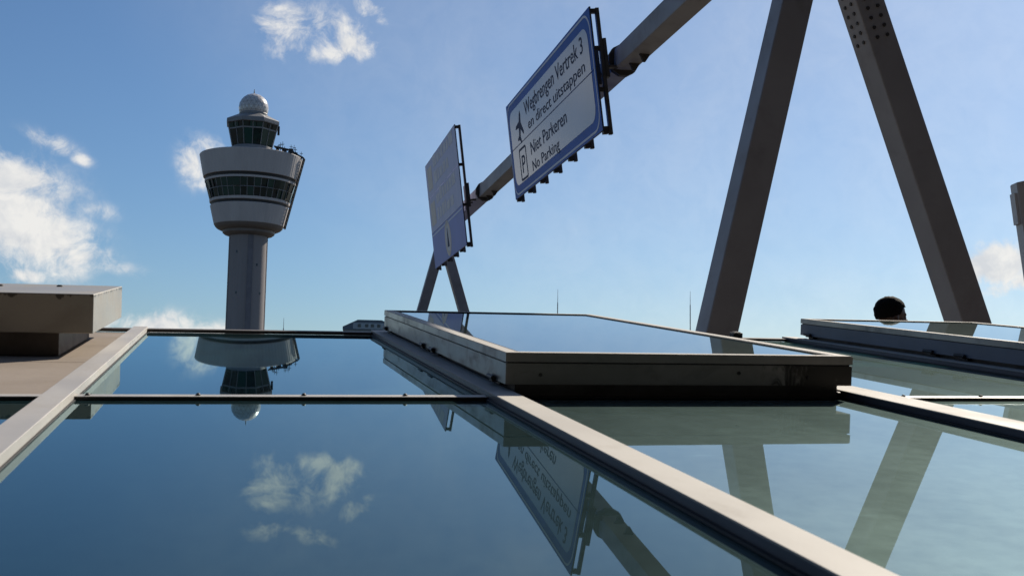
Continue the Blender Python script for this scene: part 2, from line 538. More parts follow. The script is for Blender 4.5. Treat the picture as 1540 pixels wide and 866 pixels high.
BARS = [-2.395, -1.377, -0.360, 0.6575, 1.670, 2.690, 3.710]
HALF = [0.029, 0.029, 0.029, 0.0325, 0.050, 0.036, 0.036]
ROWS = [-1.95, 0.38, 2.72, 5.05]
HB = 0.0225                                         # bar height over the glass

roof = thing('glass_roof', 'low sloping glass roof with pale metal bars in the foreground', 'skylight', GM)
# bars up the slope
for i, c in enumerate(BARS):
    w = HALF[i]
    if c > 0:                                       # body coloured dark for its shaded side, under a pale cap
        o = box('mullion', c - w + 0.001, c + w - 0.001, ROWS[0] - 0.05, ROWS[3] + 0.03, 0.0045, HB - 0.0035, M['shaded'], roof, 0.0008)
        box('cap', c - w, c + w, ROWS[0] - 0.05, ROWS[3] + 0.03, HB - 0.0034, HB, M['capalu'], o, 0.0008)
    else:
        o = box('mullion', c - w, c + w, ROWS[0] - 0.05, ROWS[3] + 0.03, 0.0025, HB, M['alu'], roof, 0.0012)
    box('gasket', c - w - 0.006, c + w + 0.004, ROWS[0] - 0.05, ROWS[3], 0.0005, 0.0046 if c > 0 else 0.0024, M['gasket'], o)
# panes and the beige blank panels
for i in range(len(BARS) - 1):
    x0, x1 = BARS[i] + 0.012, BARS[i + 1] - 0.012
    gm = G_LEFT if BARS[i] < 0.5 else G_RIGHT
    for r in range(3):
        y0, y1 = ROWS[r] + 0.008, ROWS[r + 1] - 0.008
        if r == 2 and BARS[i] < -0.5:
            s = 3.64
            box('roof_panel', x0, x1, y0, s - 0.003, -0.02, -0.001, M['panel'], roof, 0.0015)
            box('roof_panel', x0, x1, s + 0.003, y1, -0.02, -0.001, M['panel'], roof, 0.0015)
            continue
        if r == 2 and i in (3, 5):
            y0 = 5.00                               # a vent stands on the rest of this bay
            o = box('glass_pane', x0, x1, y0, y1, -0.024, 0.0, gm, roof)
            continue
        if r == 1 and i in (3, 5):
            y1 = 2.715
        box('glass_pane', x0, x1, y0, y1, -0.024, 0.0, gm, roof)
# crossbars with their screws
screw_me = None
for i in range(len(BARS) - 1):
    x0, x1 = BARS[i] + HALF[i] + 0.0005, BARS[i + 1] - HALF[i + 1] - 0.0005
    for r in (0, 1, 2, 3):
        y = ROWS[r]
        if r == 2 and i in (3, 5):
            continue
        if r == 3:
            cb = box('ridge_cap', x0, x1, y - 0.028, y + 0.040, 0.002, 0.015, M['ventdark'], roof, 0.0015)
            continue
        cb = box('crossbar', x0, x1, y - 0.020, y + 0.020, 0.0068, 0.0092, M['alu'], roof, 0.0006)
        box('gasket', x0 + 0.001, x1 - 0.001, y - 0.021, y + 0.021, 0.0005, 0.0069, M['gasket'], cb)
        if r in (1, 2):
            xs = -0.305 if i == 2 else BARS[i] + 0.120
            while xs < x1 - 0.03:
                if screw_me is None:
                    bm = bmesh.new()
                    add_lathe(bm, [(0.0062, 0), (0.0062, 0.0015), (0.005, 0.003), (0.0037, 0.005), (0.0018, 0.006)], 10)
                    so = fin(bm, 'screw', M['screw'], cb, 40)
                    screw_me = so.data
                else:
                    so = link('screw', screw_me, None, cb)
                so.location = (xs, y, 0.0092)
                xs += 0.2425
# small clamp on the ridge by the second vent
bm = bmesh.new()
add_box(bm, 2.372, 2.420, 5.03, 5.08, 0.0152, 0.040, 0.003)
add_box(bm, 2.380, 2.412, 5.036, 5.074, 0.039, 0.044, 0.002)
fin(bm, 'ridge_clamp', M['gasket'], roof)
# upstand walls carrying the roof
cL, cR, bN, bF = BARS[0] - 0.04, BARS[-1] + 0.04, ROWS[0] - 0.06, ROWS[3] + 0.05
corners = [(cL, bN), (cR, bN), (cR, bF), (cL, bF)]
GI = GM.inverted()
for i in range(4):
    (ca, ba), (cb_, bb) = corners[i], corners[(i + 1) % 4]
    mid = (g2w(*corners[0]) + g2w(*corners[2])) / 2
    pa, pb = g2w(ca, ba, -0.03), g2w(cb_, bb, -0.03)
    bm = bmesh.new()
    inn = ((mid - (pa + pb) / 2) * Vector((1, 1, 0))).normalized() * 0.16
    vs = []
    for off in (Vector((0, 0, 0)), inn):
        for p in (pa, pb):
            q = p + off * (0.99 if i % 2 else 1.0)
            vs.append((bm.verts.new(GI @ Vector((q.x, q.y, -0.2 - 0.003 * i))), bm.verts.new(GI @ Vector((q.x, q.y, p.z - 0.002 * i)))))
    (a0, a1), (b0, b1), (c0, c1), (d0, d1) = vs
    for q in ((a0, b0, b1, a1), (c0, c1, d1, d0), (a1, b1, d1, c1), (a0, c0, d0, b0), (a0, a1, c1, c0), (b0, d0, d1, b1)):
        bm.faces.new(q)
    fin(bm, 'upstand', M['alu'], roof)


# ------------------------------------------------------------------ opening vents with glass tops
def make_vent(label, c0, b0, c1, b1, flip=False):
    t = thing('roof_vent', label, 'roof vent', gmat(c0, b0), 'opening vents on the glass roof')
    Wd, L = c1 - c0, b1 - b0
    # kerb, set in under the lid
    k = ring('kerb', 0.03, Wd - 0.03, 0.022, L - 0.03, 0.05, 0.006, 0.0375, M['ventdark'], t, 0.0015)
    ring('gasket', 0.024, Wd - 0.026, 0.016, L - 0.024, 0.05, 0.0008, 0.0062, M['gasket'], k)
    # lid: lower frame, black seal, upper frame
    lo = ring('lower_frame', 0, Wd, 0, L, 0.04, 0.038, 0.0905, M['vent'], t, 0.0015)
    ring('seal', 0.005, Wd - 0.005, 0.005, L - 0.005, 0.03, 0.0905, 0.0945, M['gasket'], t)
    upf = ring('upper_frame', -0.001, Wd + 0.001, -0.001, L + 0.001, 0.036, 0.0945, 0.116, M['frame'], t, 0.0012)
    ring('sunlit_edge', 0.001, Wd - 0.001, 0.001, L - 0.001, 0.033, 0.1161, 0.1176, M['capalu'], upf, 0.0005)  # paler ring that puts the sunlit look of the top edge into colour
    ring('gasket', 0.035, Wd - 0.035, 0.035, L - 0.035, 0.008, 0.107, 0.1168, M['gasket'], upf)
    box('glass_pane', 0.0425, Wd - 0.0425, 0.0425, L - 0.0425, 0.093, 0.1135, G_VENT, t)
    # hinges and catches along the left side of the kerb
    for y in (0.13, 1.02, 1.22, L - 0.08):
        bm = bmesh.new()
        add_box(bm, 0.012, 0.031, y - 0.022, y + 0.022, 0.024, 0.050, 0.002)
        add_box(bm, -0.008, 0.013, y - 0.016, y + 0.016, 0.032, 0.048, 0.002)
        add_tube(bm, (-0.008, y - 0.03, 0.044), (-0.008, y + 0.03, 0.044), 0.0065, n=8)
        fin(bm, 'hinge', M['bolt'], t)
    # screws in the front and side
    for x, z in ((0.09, 0.062), (Wd - 0.33, 0.070), (Wd - 0.13, 0.060)):
        bm = bmesh.new()
        add_tube(bm, (x, 0.004, z), (x, -0.004, z), 0.006, 0.004, 8)
        fin(bm, 'screw', M['bolt'], t)
    bm = bmesh.new()
    add_box(bm, Wd - 0.045, Wd + 0.012, 0.024, 0.050, 0.004, 0.018, 0.003)
    fin(bm, 'latch', M['bolt'], t)
    return t


def copy_tree(o, parent=None):
    c = o.copy()
    COL.objects.link(c)
    if parent is not None:
        c.parent = parent
        c.matrix_parent_inverse = o.matrix_parent_inverse.copy()
    for ch in list(o.children):
        copy_tree(ch, c)
    return c


ventB = make_vent('raised glass topped roof vent in the middle with dark front edge', 0.673, 2.722, 1.632, 4.99)
ventC = copy_tree(ventB)
ventC.matrix_world = gmat(2.705, 2.722)
slate = mat('vent metal darkened for shade', (0.13, 0.15, 0.20), 0.5, 0.0, var=0.2, vscale=4)  # darker copy of the vent metal, shade of the left side put into colour
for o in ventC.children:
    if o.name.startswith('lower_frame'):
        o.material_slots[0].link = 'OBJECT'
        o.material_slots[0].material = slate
ventC['label'] = 'raised glass topped roof vent at the far right, in front of the head'

# the blank metal vent on the left
va = thing('roof_vent', 'boxy closed sheet metal vent at the left edge, on a beige panel', 'roof vent', gmat(-1.276, 3.82), 'opening vents on the glass roof')
bm = bmesh.new()
add_box(bm, 0, 0.86, 0, 0.98, 0.074, 0.200, 0.003)
fin(bm, 'lid', M['beige'], va)
box('kerb', 0.10, 0.757, 0.012, 0.82, 0.0008, 0.0738, M['ventdark'], va, 0.002)  # dark colour stands in for the shadow under the lid
for x, y in ((0.45, 0.20), (0.47, 0.62), (0.66, 0.72), (0.20, 0.2)):
    bm = bmesh.new()
    add_lathe(bm, [(0.012, 0.2), (0.011, 0.204), (0.006, 0.207)], 10)
    o = fin(bm, 'screw', M['screw'], va, 40)
    o.location = (x, y, 0)

# ------------------------------------------------------------------ ground, pavement and the hall under the roof
gc4 = [g2w(*q) for q in corners]


def inset_pts(d):
    mid = sum(gc4, Vector()) / 4
    out = []
    for p in gc4:
        v = (p - mid)
        v.z = 0
        q = p - v.normalized() * d
        out.append(Vector((q.x, q.y, 0)))
    return out


def frame_sheet(name, outer, inner, z, m):
    bm = bmesh.new()
    o_ = [bm.verts.new((x, y, z)) for x, y in outer]
    i_ = [bm.verts.new((p.x, p.y, z)) for p in inner]
    for i in range(4):
        j = (i + 1) % 4
        bm.faces.new((o_[i], o_[j], i_[j], i_[i]))
    return structure(fin(bm, name, m))


hole = inset_pts(0.02)
R = 6000
frame_sheet('ground', [(-R, -R), (R, -R), (R, R), (-R, R)], hole, -0.12, M['road'])
frame_sheet('pavement', [(-60, -30), (60, -30), (60, 12.5), (-60, 12.5)], hole, 0.0, M['pave'])
structure(box('kerb_edge', -60, 60, 12.502, 12.70, -0.2, -0.002, M['pave'], None, 0.01))
bm = bmesh.new()
hp = inset_pts(0.03)
for i in range(4):
    p, q = hp[i], hp[(i + 1) % 4]
    vs = [bm.verts.new((p.x, p.y, -0.02)), bm.verts.new((q.x, q.y, -0.02)), bm.verts.new((q.x, q.y, -4.0)), bm.verts.new((p.x, p.y, -4.0))]
    bm.faces.new(vs)
structure(fin(bm, 'hall_wall', M['hallwall']))
bm = bmesh.new()
bm.faces.new([bm.verts.new((p.x, p.y, -3.98)) for p in inset_pts(-0.2)])
structure(fin(bm, 'hall_floor', M['hall']))

# ------------------------------------------------------------------ dark unseen facade added behind the viewpoint to cut sky light
term = thing('added_facade', 'long grey terminal facade added unseen behind the viewpoint to cut sky light', 'building', Matrix.Translation((0, -5.5, 0)) @ Matrix.Rotation(0.24, 4, 'Z'))
box('wall', -42, 60, -20, -0.3, 0.003, 22, M['terminal'], term)
box('canopy', -42.3, 60.3, -0.302, 2.2, 4.2, 4.6, M['terminal'], term)  # overhang of the added facade, there for its shade
for k in range(5):
    for j in range(34):
        wx = -41 + j * 3.0
        fr = box('window', wx, wx + 2.4, -0.31, -0.22, 5.4 + k * 3.3, 7.6 + k * 3.3, M['darkpane'], term) if (j == 0 and k == 0) else link('window', win_me, None, term)
        if j == 0 and k == 0:
            win_me = fr.data
        else:
            fr.location = (j * 3.0, 0, k * 3.3)

# ------------------------------------------------------------------ sign gantry
HBM = 5.55
NEAR, FAR = Vector((2.790, 8.226, HBM)), Vector((-2.202, 31.216, HBM))   # ends of the beam's axis
u_ax = (FAR - NEAR).normalized()                   # along the beam, away
v_ax = Vector((u_ax.y, -u_ax.x, 0))                # to the right of it
z_ax = Vector((0, 0, 1))
SEC = 0.27
gantry = thing('sign_gantry', 'grey steel gantry, a long beam between two A-shaped pairs of legs', 'sign gantry', Matrix.Translation(Vector((NEAR.x, NEAR.y, 0))))
gorg = Vector((NEAR.x, NEAR.y, 0))


def gl(p):
    return p - gorg


bm = bmesh.new()
add_beam(bm, gl(NEAR - u_ax * 0.25), gl(FAR - u_ax * 1.2), v_ax, z_ax, SEC, SEC, 0.012)
fin(bm, 'beam', M['steel'], gantry)


def bolt_rows(leg, org, axis, face_n, across, s0, n, sp):
    for k in range(n):
        for a in (-1, 1):
            bm = bmesh.new()
            p = org + axis * (s0 + k * sp) + across * (a * 0.05)
            add_tube(bm, p, p + face_n * 0.010, 0.0175, 0.0155, 8)
            fin(bm, 'bolt', M['bolt'], leg, 40)


LEG_NEAR, LEG_FAR = Vector((2.652, 9.508, HBM)), Vector((-1.953, 31.27, HBM))
for apex, k1, k2, sign in ((LEG_NEAR, -0.2493, 0.3532, 1), (LEG_FAR, -0.265, 0.313, -1)):
    for k in (k1, k2):
        a = apex + z_ax * 0.10
        foot = Vector((apex.x, apex.y, 0)) + v_ax * (k * HBM)
        ax = (foot - a).normalized()
        side = (v_ax - ax * v_ax.dot(ax)).normalized()
        bm = bmesh.new()
        add_beam(bm, gl(a), gl(foot + ax * 0.15), side, u_ax, SEC, SEC, 0.012)
        leg = fin(bm, 'leg', M['steel'], gantry)
        if apex is LEG_NEAR:
            s0 = 0.98 if k > 0 else 0.62
            nb = 7 if k > 0 else 5
            bolt_rows(leg, gl(a) - u_ax * (SEC / 2), ax, -u_ax, side, s0, nb, 0.088)
            bolt_rows(leg, gl(a) - side * (SEC / 2), ax, -side, u_ax, s0, nb, 0.088)
        bm = bmesh.new()
        add_box(bm, gl(foot).x - 0.3, gl(foot).x + 0.3, gl(foot).y - 0.3, gl(foot).y + 0.3, -0.15 if apex is LEG_FAR else 0.001, 0.03, 0.004)
        fin(bm, 'base_plate', M['steel'], gantry)
    # apex node joining legs and beam
    bm = bmesh.new()
    add_beam(bm, gl(apex - u_ax * 0.21), gl(apex + u_ax * 0.21), v_ax, z_ax, 0.72 if apex is LEG_NEAR else 0.34, 0.40 if apex is LEG_NEAR else 0.34, 0.01)
    fin(bm, 'apex_node', M['steel'], gantry, 40)
# flanged splice collars on the beam
for s in (6.42, 15.95):
    for d in (0.0, 0.05):
        p = NEAR + u_ax * (s + d)
        bm = bmesh.new()
        n0 = []
        for e in (0, 0.03):
            n0.append([bm.verts.new(gl(p + u_ax * e) + (v_ax * math.cos(a) + z_ax * math.sin(a)) * 0.215) for a in [math.pi * 2 * (i + 0.5) / 12 for i in range(12)]])
        for i in range(12):
            j = (i + 1) % 12
            bm.faces.new((n0[0][i], n0[0][j], n0[1][j], n0[1][i]))
        bm.faces.new(n0[0][::-1])
        bm.faces.new(n0[1])
        fin(bm, 'splice_flange', M['bracket'], gantry)


# clips hanging under the beam beside the signs
for s in (6.12, 5.72, 15.75, 15.2):
    p = gl(NEAR + u_ax * s) - z_ax * (SEC / 2 + 0.001)
    bm = bmesh.new()
    prof = [(-0.07, 0.0), (0.09, 0.0), (0.09, -0.03), (0.03, -0.13), (-0.01, -0.13), (-0.045, -0.04)]
    A = [bm.verts.new(p + v_ax * (x * 0.8 + 0.03) + z_ax * (z * 0.75) - u_ax * 0.02) for x, z in prof]
    B = [bm.verts.new(p + v_ax * (x * 0.8 + 0.03) + z_ax * (z * 0.75) + u_ax * 0.02) for x, z in prof]
    for i in range(len(prof)):
        j = (i + 1) % len(prof)
        bm.faces.new((A[i], A[j], B[j], B[i]))
    bm.faces.new(A[::-1])
    bm.faces.new(B)
    fin(bm, 'hanging_clip', M['bracket'], gantry)


# ------------------------------------------------------------------ sign boards hung on the gantry
def outline(x0, x1, y0, y1, r, corners_=(1, 1, 1, 1), n=7):
    """rounded rectangle, corner flags: bottom-left, bottom-right, top-right, top-left"""
    pts = []
    for (cx, cy, a0), fl in zip(((x0, y0, 180), (x1, y0, 270), (x1, y1, 0), (x0, y1, 90)), corners_):
        if not fl:
            pts.append((cx, cy))
            continue
        ox = cx + (r if cx == x0 else -r)
        oy = cy + (r if cy == y0 else -r)
        for i in range(n):
            a = math.radians(a0 + 90 * i / (n - 1))
            pts.append((ox + r * math.cos(a), oy + r * math.sin(a)))
    return pts


def add_plate(bm, pts, z0, z1):
    A = [bm.verts.new((x, y, z0)) for x, y in pts]
    B = [bm.verts.new((x, y, z1)) for x, y in pts]
    n = len(pts)
    for i in range(n):
        j = (i + 1) % n
        bm.faces.new((A[i], A[j], B[j], B[i]))
    bm.faces.new(A[::-1])
    bm.faces.new(B)


def plate(name, pts, z0, z1, m, parent):
    bm = bmesh.new()
    add_plate(bm, pts, z0, z1)
    return fin(bm, name, m, parent)


def line_ring(name, oo, ii, z0, z1, m, parent):
    bm = bmesh.new()
    n = len(oo)
    V = [[bm.verts.new((x, y, z)) for x, y in pts] for pts in (oo, ii) for z in (z0, z1)]
    for i in range(n):
        j = (i + 1) % n
        bm.faces.new((V[0][i], V[0][j], V[1][j], V[1][i]))
        bm.faces.new((V[2][j], V[2][i], V[3][i], V[3][j]))
        bm.faces.new((V[1][i], V[1][j], V[3][j], V[3][i]))
    return fin(bm, name, m, parent)


def lettering(body, x0, x1, y0, height, z, m, parent):
    cu = bpy.data.curves.new('lettering', 'FONT')
    cu.body = body
    cu.size = 1.0
    cu.extrude = 0.001
    cu.offset = 0.002
    cu.resolution_u = 3
    tmp = bpy.data.objects.new('lettering', cu)
    COL.objects.link(tmp)
    dg = bpy.context.evaluated_depsgraph_get()
    me = bpy.data.meshes.new_from_object(tmp.evaluated_get(dg))
    bpy.data.objects.remove(tmp)
    xs = [v.co.x for v in me.vertices]
    a, b_ = min(xs), max(xs)
    sx = (x1 - x0) / (b_ - a)
    sy = height / 0.72                              # cap height of the face
    for v in me.vertices:
        v.co = Vector((x0 + (v.co.x - a) * sx, y0 + v.co.y * sy, z + v.co.z))
    me.name = 'lettering'
    me.materials.clear()
    o = link('lettering', me, m, parent)
    o['kind'] = 'stuff'
    return o


def sign_board(label, s_near, s_far, z_bot, height, tilt, offset, nposts):
    """board frame: x reads left to right, y up the face, z out of the face"""
    wd = s_far - s_near
    X = -u_ax
    N = -v_ax
    Y = z_ax * math.cos(tilt) + N * math.sin(tilt)
    Nn = X.cross(Y)
    ctr = NEAR + u_ax * ((s_near + s_far) / 2)
    ctr.z = z_bot
    ctr += N * offset + Y * (height / 2)
    mw_ = Matrix.Identity(4)
    for i, v in enumerate((X, Y, Nn)):
        for j in range(3):
            mw_[j][i] = v[j]
    mw_.translation = ctr
    t = thing('road_sign', label, 'road sign', mw_, 'sign boards on the gantry')
    hw, hh = wd / 2, height / 2
    # uprights behind, standing off the face so that daylight shows between
    for i in range(nposts):
        x = -hw + 0.05 + (wd - 0.10) * i / (nposts - 1)
        po = box('upright', x - 0.03, x + 0.03, -hh - 0.05, hh - 0.01, -0.145, -0.095, M['bracket'], t, 0.004)
        for y in (-hh + 0.03, -hh / 3, hh / 3, hh - 0.05):
            box('spacer', x - 0.025, x + 0.025, y - 0.03, y + 0.03, -0.097, -0.021, M['bolt'], po)
        box('clamp', x - 0.036, x + 0.036, -hh - 0.040, -hh + 0.002, -0.085, -0.012, M['bolt'], po, 0.004)
    # edge frame of the panel
    ring('edge_frame', -hw, hw, -hh, hh, 0.03, -0.024, -0.004, M['signedge'], t, 0.003)
    # brackets onto the beam
    dy = HBM - ctr.z
    for x in (-hw + 0.45, 0.0, hw - 0.06, hw - 0.42):
        bm = bmesh.new()
        add_box(bm, x - 0.05, x + 0.05, dy - 0.30, dy + 0.22, -0.192, -0.146, 0.004)
        add_box(bm, x - 0.05, x + 0.05, dy - 0.175, dy - 0.14, -0.46, -0.18, 0.004)
        fin(bm, 'beam_bracket', M['bracket'], t)
    return t, hw, hh


s1, hw, hh = sign_board('blue bordered white sign with black Dutch lettering, nearer of two boards', 6.30, 11.48, 4.553, 1.645, math.radians(7.2), 0.32, 7)
for y0, y1 in ((-hh + 0.002, -0.006), (0.006, hh - 0.002)):
    top = y0 > 0
    fl = (0, 0, 0, 0)
    pn = plate('panel', outline(-hw + 0.002, hw - 0.002, y0, y1, 0.05, fl), -0.022, 0.0, M['signblue'], s1)
    i = 0.185
    ya, yb = (y0 + 0.002, y1 - i) if top else (y0 + i, y1 - 0.002)
    plate('white_field', outline(-hw + i, hw - i, ya, yb, 0.20, (0, 0, 1, 1) if top else (1, 1, 0, 0)), 0.0005, 0.003, M['signwhite'], pn)
line_ring('white_line', outline(-hw + 0.035, hw - 0.035, -hh + 0.035, hh - 0.035, 0.26), outline(-hw + 0.065, hw - 0.065, -hh + 0.065, hh - 0.065, 0.235), 0.0005, 0.003, M['signline'], s1)
wd = 2 * hw


def tx(t):
    return -hw + wd * t


lettering('Wegbrengen Vertrek 3', tx(0.245), tx(0.915), hh - 0.475, 0.235, 0.0045, M['signtext'], s1)
lettering('en direct uitstappen', tx(0.275), tx(0.915), hh - 0.735, 0.175, 0.0045, M['signtext'], s1)
lettering('Niet Parkeren', tx(0.275), tx(0.70), -0.335, 0.215, 0.0045, M['signtext'], s1)
lettering('No Parking', tx(0.275), tx(0.60), -0.60, 0.17, 0.0045, M['signtext'], s1)
# departing-aeroplane pictogram
ax0, ay0 = tx(0.165), 0.27
plane_pts = [(0.00, 0.26), (0.045, 0.20), (0.055, 0.08), (0.27, -0.04), (0.27, -0.09), (0.055, -0.03), (0.045, -0.16), (0.12, -0.22), (0.12, -0.26), (0.0, -0.225)]
plane_pts += [(-x, y) for x, y in plane_pts[-2:0:-1]]
ca, sa = math.cos(-0.35), math.sin(-0.35)
plate('aeroplane_pictogram', [(ax0 + x * ca - y * sa, ay0 + x * sa + y * ca) for x, y in plane_pts][::-1], 0.0035, 0.006, M['signtext'], s1)
# no-parking frame with a letter P
px_, py_ = tx(0.165), -0.35
line_ring('symbol_frame', outline(px_ - 0.24, px_ + 0.24, py_ - 0.27, py_ + 0.27, 0.05), outline(px_ - 0.205, px_ + 0.205, py_ - 0.235, py_ + 0.235, 0.035), 0.0035, 0.006, M['signtext'], s1)
lettering('P', px_ - 0.10, px_ + 0.12, py_ - 0.15, 0.30, 0.0045, M['signtext'], s1)

s2, hw2, hh2 = sign_board('tall faded lilac sign with three rows and a pale ring, farther of two boards', 16.35, 20.89, 4.433, 2.644, math.radians(7.2), 0.32, 6)
rows = [(-hh2 + 0.002, -hh2 / 3 - 0.006), (-hh2 / 3 + 0.006, hh2 / 3 - 0.006), (hh2 / 3 + 0.006, hh2 - 0.002)]
for k, (y0, y1) in enumerate(rows):
    pn = plate('panel', outline(-hw2 + 0.002, hw2 - 0.002, y0, y1, 0.05, (0, 0, 0, 0)), -0.022, 0.0, M['lilac'] if k < 1 else M['lilacgrey'], s2)
    if k == 0:
        plate('white_line', outline(-hw2 + 0.05, hw2 - 0.05, y1 - 0.075, y1 - 0.045, 0.01, (0, 0, 0, 0)), 0.0005, 0.003, M['signline'], pn)
        cxx, cyy = 0.05, (y0 + y1) / 2 + 0.02
        circ = lambda r: [(cxx + r * math.cos(a), cyy + r * math.sin(a)) for a in [2 * math.pi * i / 28 for i in range(28)]]
        line_ring('ring_symbol', circ(0.42), circ(0.30), 0.0005, 0.003, M['cream'], pn)
        plate('ring_field', circ(0.298), 0.0005, 0.002, M['palestrip'], pn)
        plate('arrow_symbol', [(cxx - 0.13, cyy - 0.20), (cxx + 0.13, cyy - 0.20), (cxx + 0.02, cyy + 0.24), (cxx - 0.02, cyy + 0.24)], 0.0025, 0.005, M['signtext'], pn)
    else:
        # worn print: pale pictogram field and washed-out bars
        rr = random.Random(k)
        plate('faded_field', outline(-hw2 + 0.25, -hw2 + 0.95, y0 + 0.15, y1 - 0.15, 0.06), 0.0005, 0.003, M['cream'], pn)
        for j in range(2):
            yy = y0 + 0.18 + j * 0.40
            x = -hw2 + 1.25
            while x < hw2 - (0.5 if j else 1.3):
                w_ = rr.uniform(0.16, 0.5)
                bh = rr.uniform(0.20, 0.30)
                plate('faded_bar', outline(x, min(x + w_, hw2 - 0.25), yy, yy + bh, 0.03), 0.0005, 0.003, M['palestrip'], pn)
                x += w_ + rr.uniform(0.06, 0.14)

# ------------------------------------------------------------------ control tower
PX = 0.2141
tower = thing('control_tower', 'airport control tower with flared white cab and round radome', 'control tower', Matrix.Translation((-84.78, 359.13, 0)) @ Matrix.Rotation(math.atan2(84.78, 359.13), 4, 'Z'))
P_ = lambda r: r * PX
# shaft: broad shell with a recessed strip facing us
bm = bmesh.new()
n = 48
rws = []
for z in (-0.1, 20, 40, 54.6):
    row = []
    for i in range(n):
        a = 2 * math.pi * i / n
        r = P_(28.3)
        da = abs((a + math.pi) % (2 * math.pi) - math.pi)
        row.append(bm.verts.new((r * math.sin(a), -r * math.cos(a), z)))
    rws.append(row)
for a, b_ in zip(rws, rws[1:]):
    for i in range(n):
        bm.faces.new((a[i], a[(i + 1) % n], b_[(i + 1) % n], b_[i]))
shaft = fin(bm, 'shaft', M['concrete'], tower, 30)
for ang in (0.12, 1.35, -1.25, 2.6, -2.5):
    bm = bmesh.new()
    r0, r1 = P_(28.3) - 0.3, P_(28.3) + 0.12
    w_ = 0.16
    for s_ in (-1, 1):
        aa = ang + s_ * (0.155 if ang == 0.12 else 0.05)
        d = Vector((math.sin(aa), -math.cos(aa), 0))
        t_ = Vector((math.cos(aa), math.sin(aa), 0))
        add_beam(bm, d * (r0 + r1) / 2 + Vector((0, 0, -0.1)), d * (r0 + r1) / 2 + Vector((0, 0, 54.4)), t_, d, w_, r1 - r0)
    fin(bm, 'shaft_rib', M['concrete'], shaft)
bm = bmesh.new()
vs = []
for z in (-0.1, 54.4):
    for i in range(7):
        a = 0.12 + (i - 3) * 0.049
        vs.append(bm.verts.new((P_(28.3) * 1.004 * math.sin(a), -P_(28.3) * 1.004 * math.cos(a), z)))
for i in range(6):
    bm.faces.new((vs[i], vs[i + 1], vs[i + 8], vs[i + 7]))
fin(bm, 'shaft_recess', M['groove'], shaft, 30)
for z, a in ((35, -0.55), (44, 0.5), (48, -0.6), (35, 0.75)):
    bm = bmesh.new()
    d = Vector((math.sin(a), -math.cos(a), 0))
    t_ = Vector((math.cos(a), math.sin(a), 0))
    add_beam(bm, d * (P_(28.3) - 0.2) + Vector((0, 0, z)), d * (P_(28.3) + 0.06) + Vector((0, 0, z)), t_, z_ax, 0.5, 0.8)
    fin(bm, 'shaft_window', M['window'], shaft)
# collars under the cab
lathe('collar', [(P_(27), 53.4), (P_(35), 53.9), (P_(38), 54.4), (P_(38.4), 55.2), (P_(42.5), 55.35), (P_(46.8), 55.8), (P_(49.6), 56.4), (P_(50.7), 57.05)], M['collar'], tower, 64)
# cladding bands made of narrow vertical sheets
def band(name, r0, z0, r1, z1, n_, lip=0.12):
    bm = bmesh.new()
    rows_ = []
    prof = [(r0 - 1.2, z0 - 0.05), (r0, z0), (r0 + (r1 - r0) * 0.02 + 0.02, z0 + 0.1), (r1, z1 - lip), (r1 - 0.1, z1), (r1 - 1.5, z1 + 0.05)]
    for r, z in prof:
        row = []
        for i in range(n_ * 3):
            a = 2 * math.pi * i / (n_ * 3)
            dr = -0.035 if i % 3 == 0 else 0.0
            row.append(bm.verts.new(((r + dr) * math.sin(a), -(r + dr) * math.cos(a), z)))
        rows_.append(row)
    m_ = n_ * 3
    for a, b_ in zip(rows_, rows_[1:]):
        for i in range(m_):
            bm.faces.new((a[i], a[(i + 1) % m_], b_[(i + 1) % m_], b_[i]))
    return fin(bm, name, M['towerwhite'], tower)


band('lower_band', P_(51), 56.9, P_(57.8), 62.9, 60)
lathe('groove', [(P_(56.0), 62.8), (P_(56.6), 63.8)], M['towerdark'], tower, 64)
lathe('sill_band', [(P_(57), 63.75), (P_(58.6), 63.85), (P_(59.2), 64.7), (P_(57), 64.8)], M['towerwhite'], tower, 64)
lathe('window_core', [(P_(56), 64.4), (P_(63.6), 71.2)], M['towerdark'], tower, 64)
lathe('head_band', [(P_(65), 70.3), (P_(66.8), 70.35), (P_(67.2), 71.0), (P_(65), 71.05)], M['towerwhite'], tower, 64)
lathe('groove', [(P_(66.0), 70.9), (P_(66.6), 72.1)], M['towerdark'], tower, 64)
band('upper_band', P_(69.2), 72.0, P_(76), 79.2, 84)
lathe('deck', [(P_(60), 78.9), (P_(72.5), 79.0), (P_(72), 79.3), (P_(30), 79.6)], M['towergrey'], tower, 64)


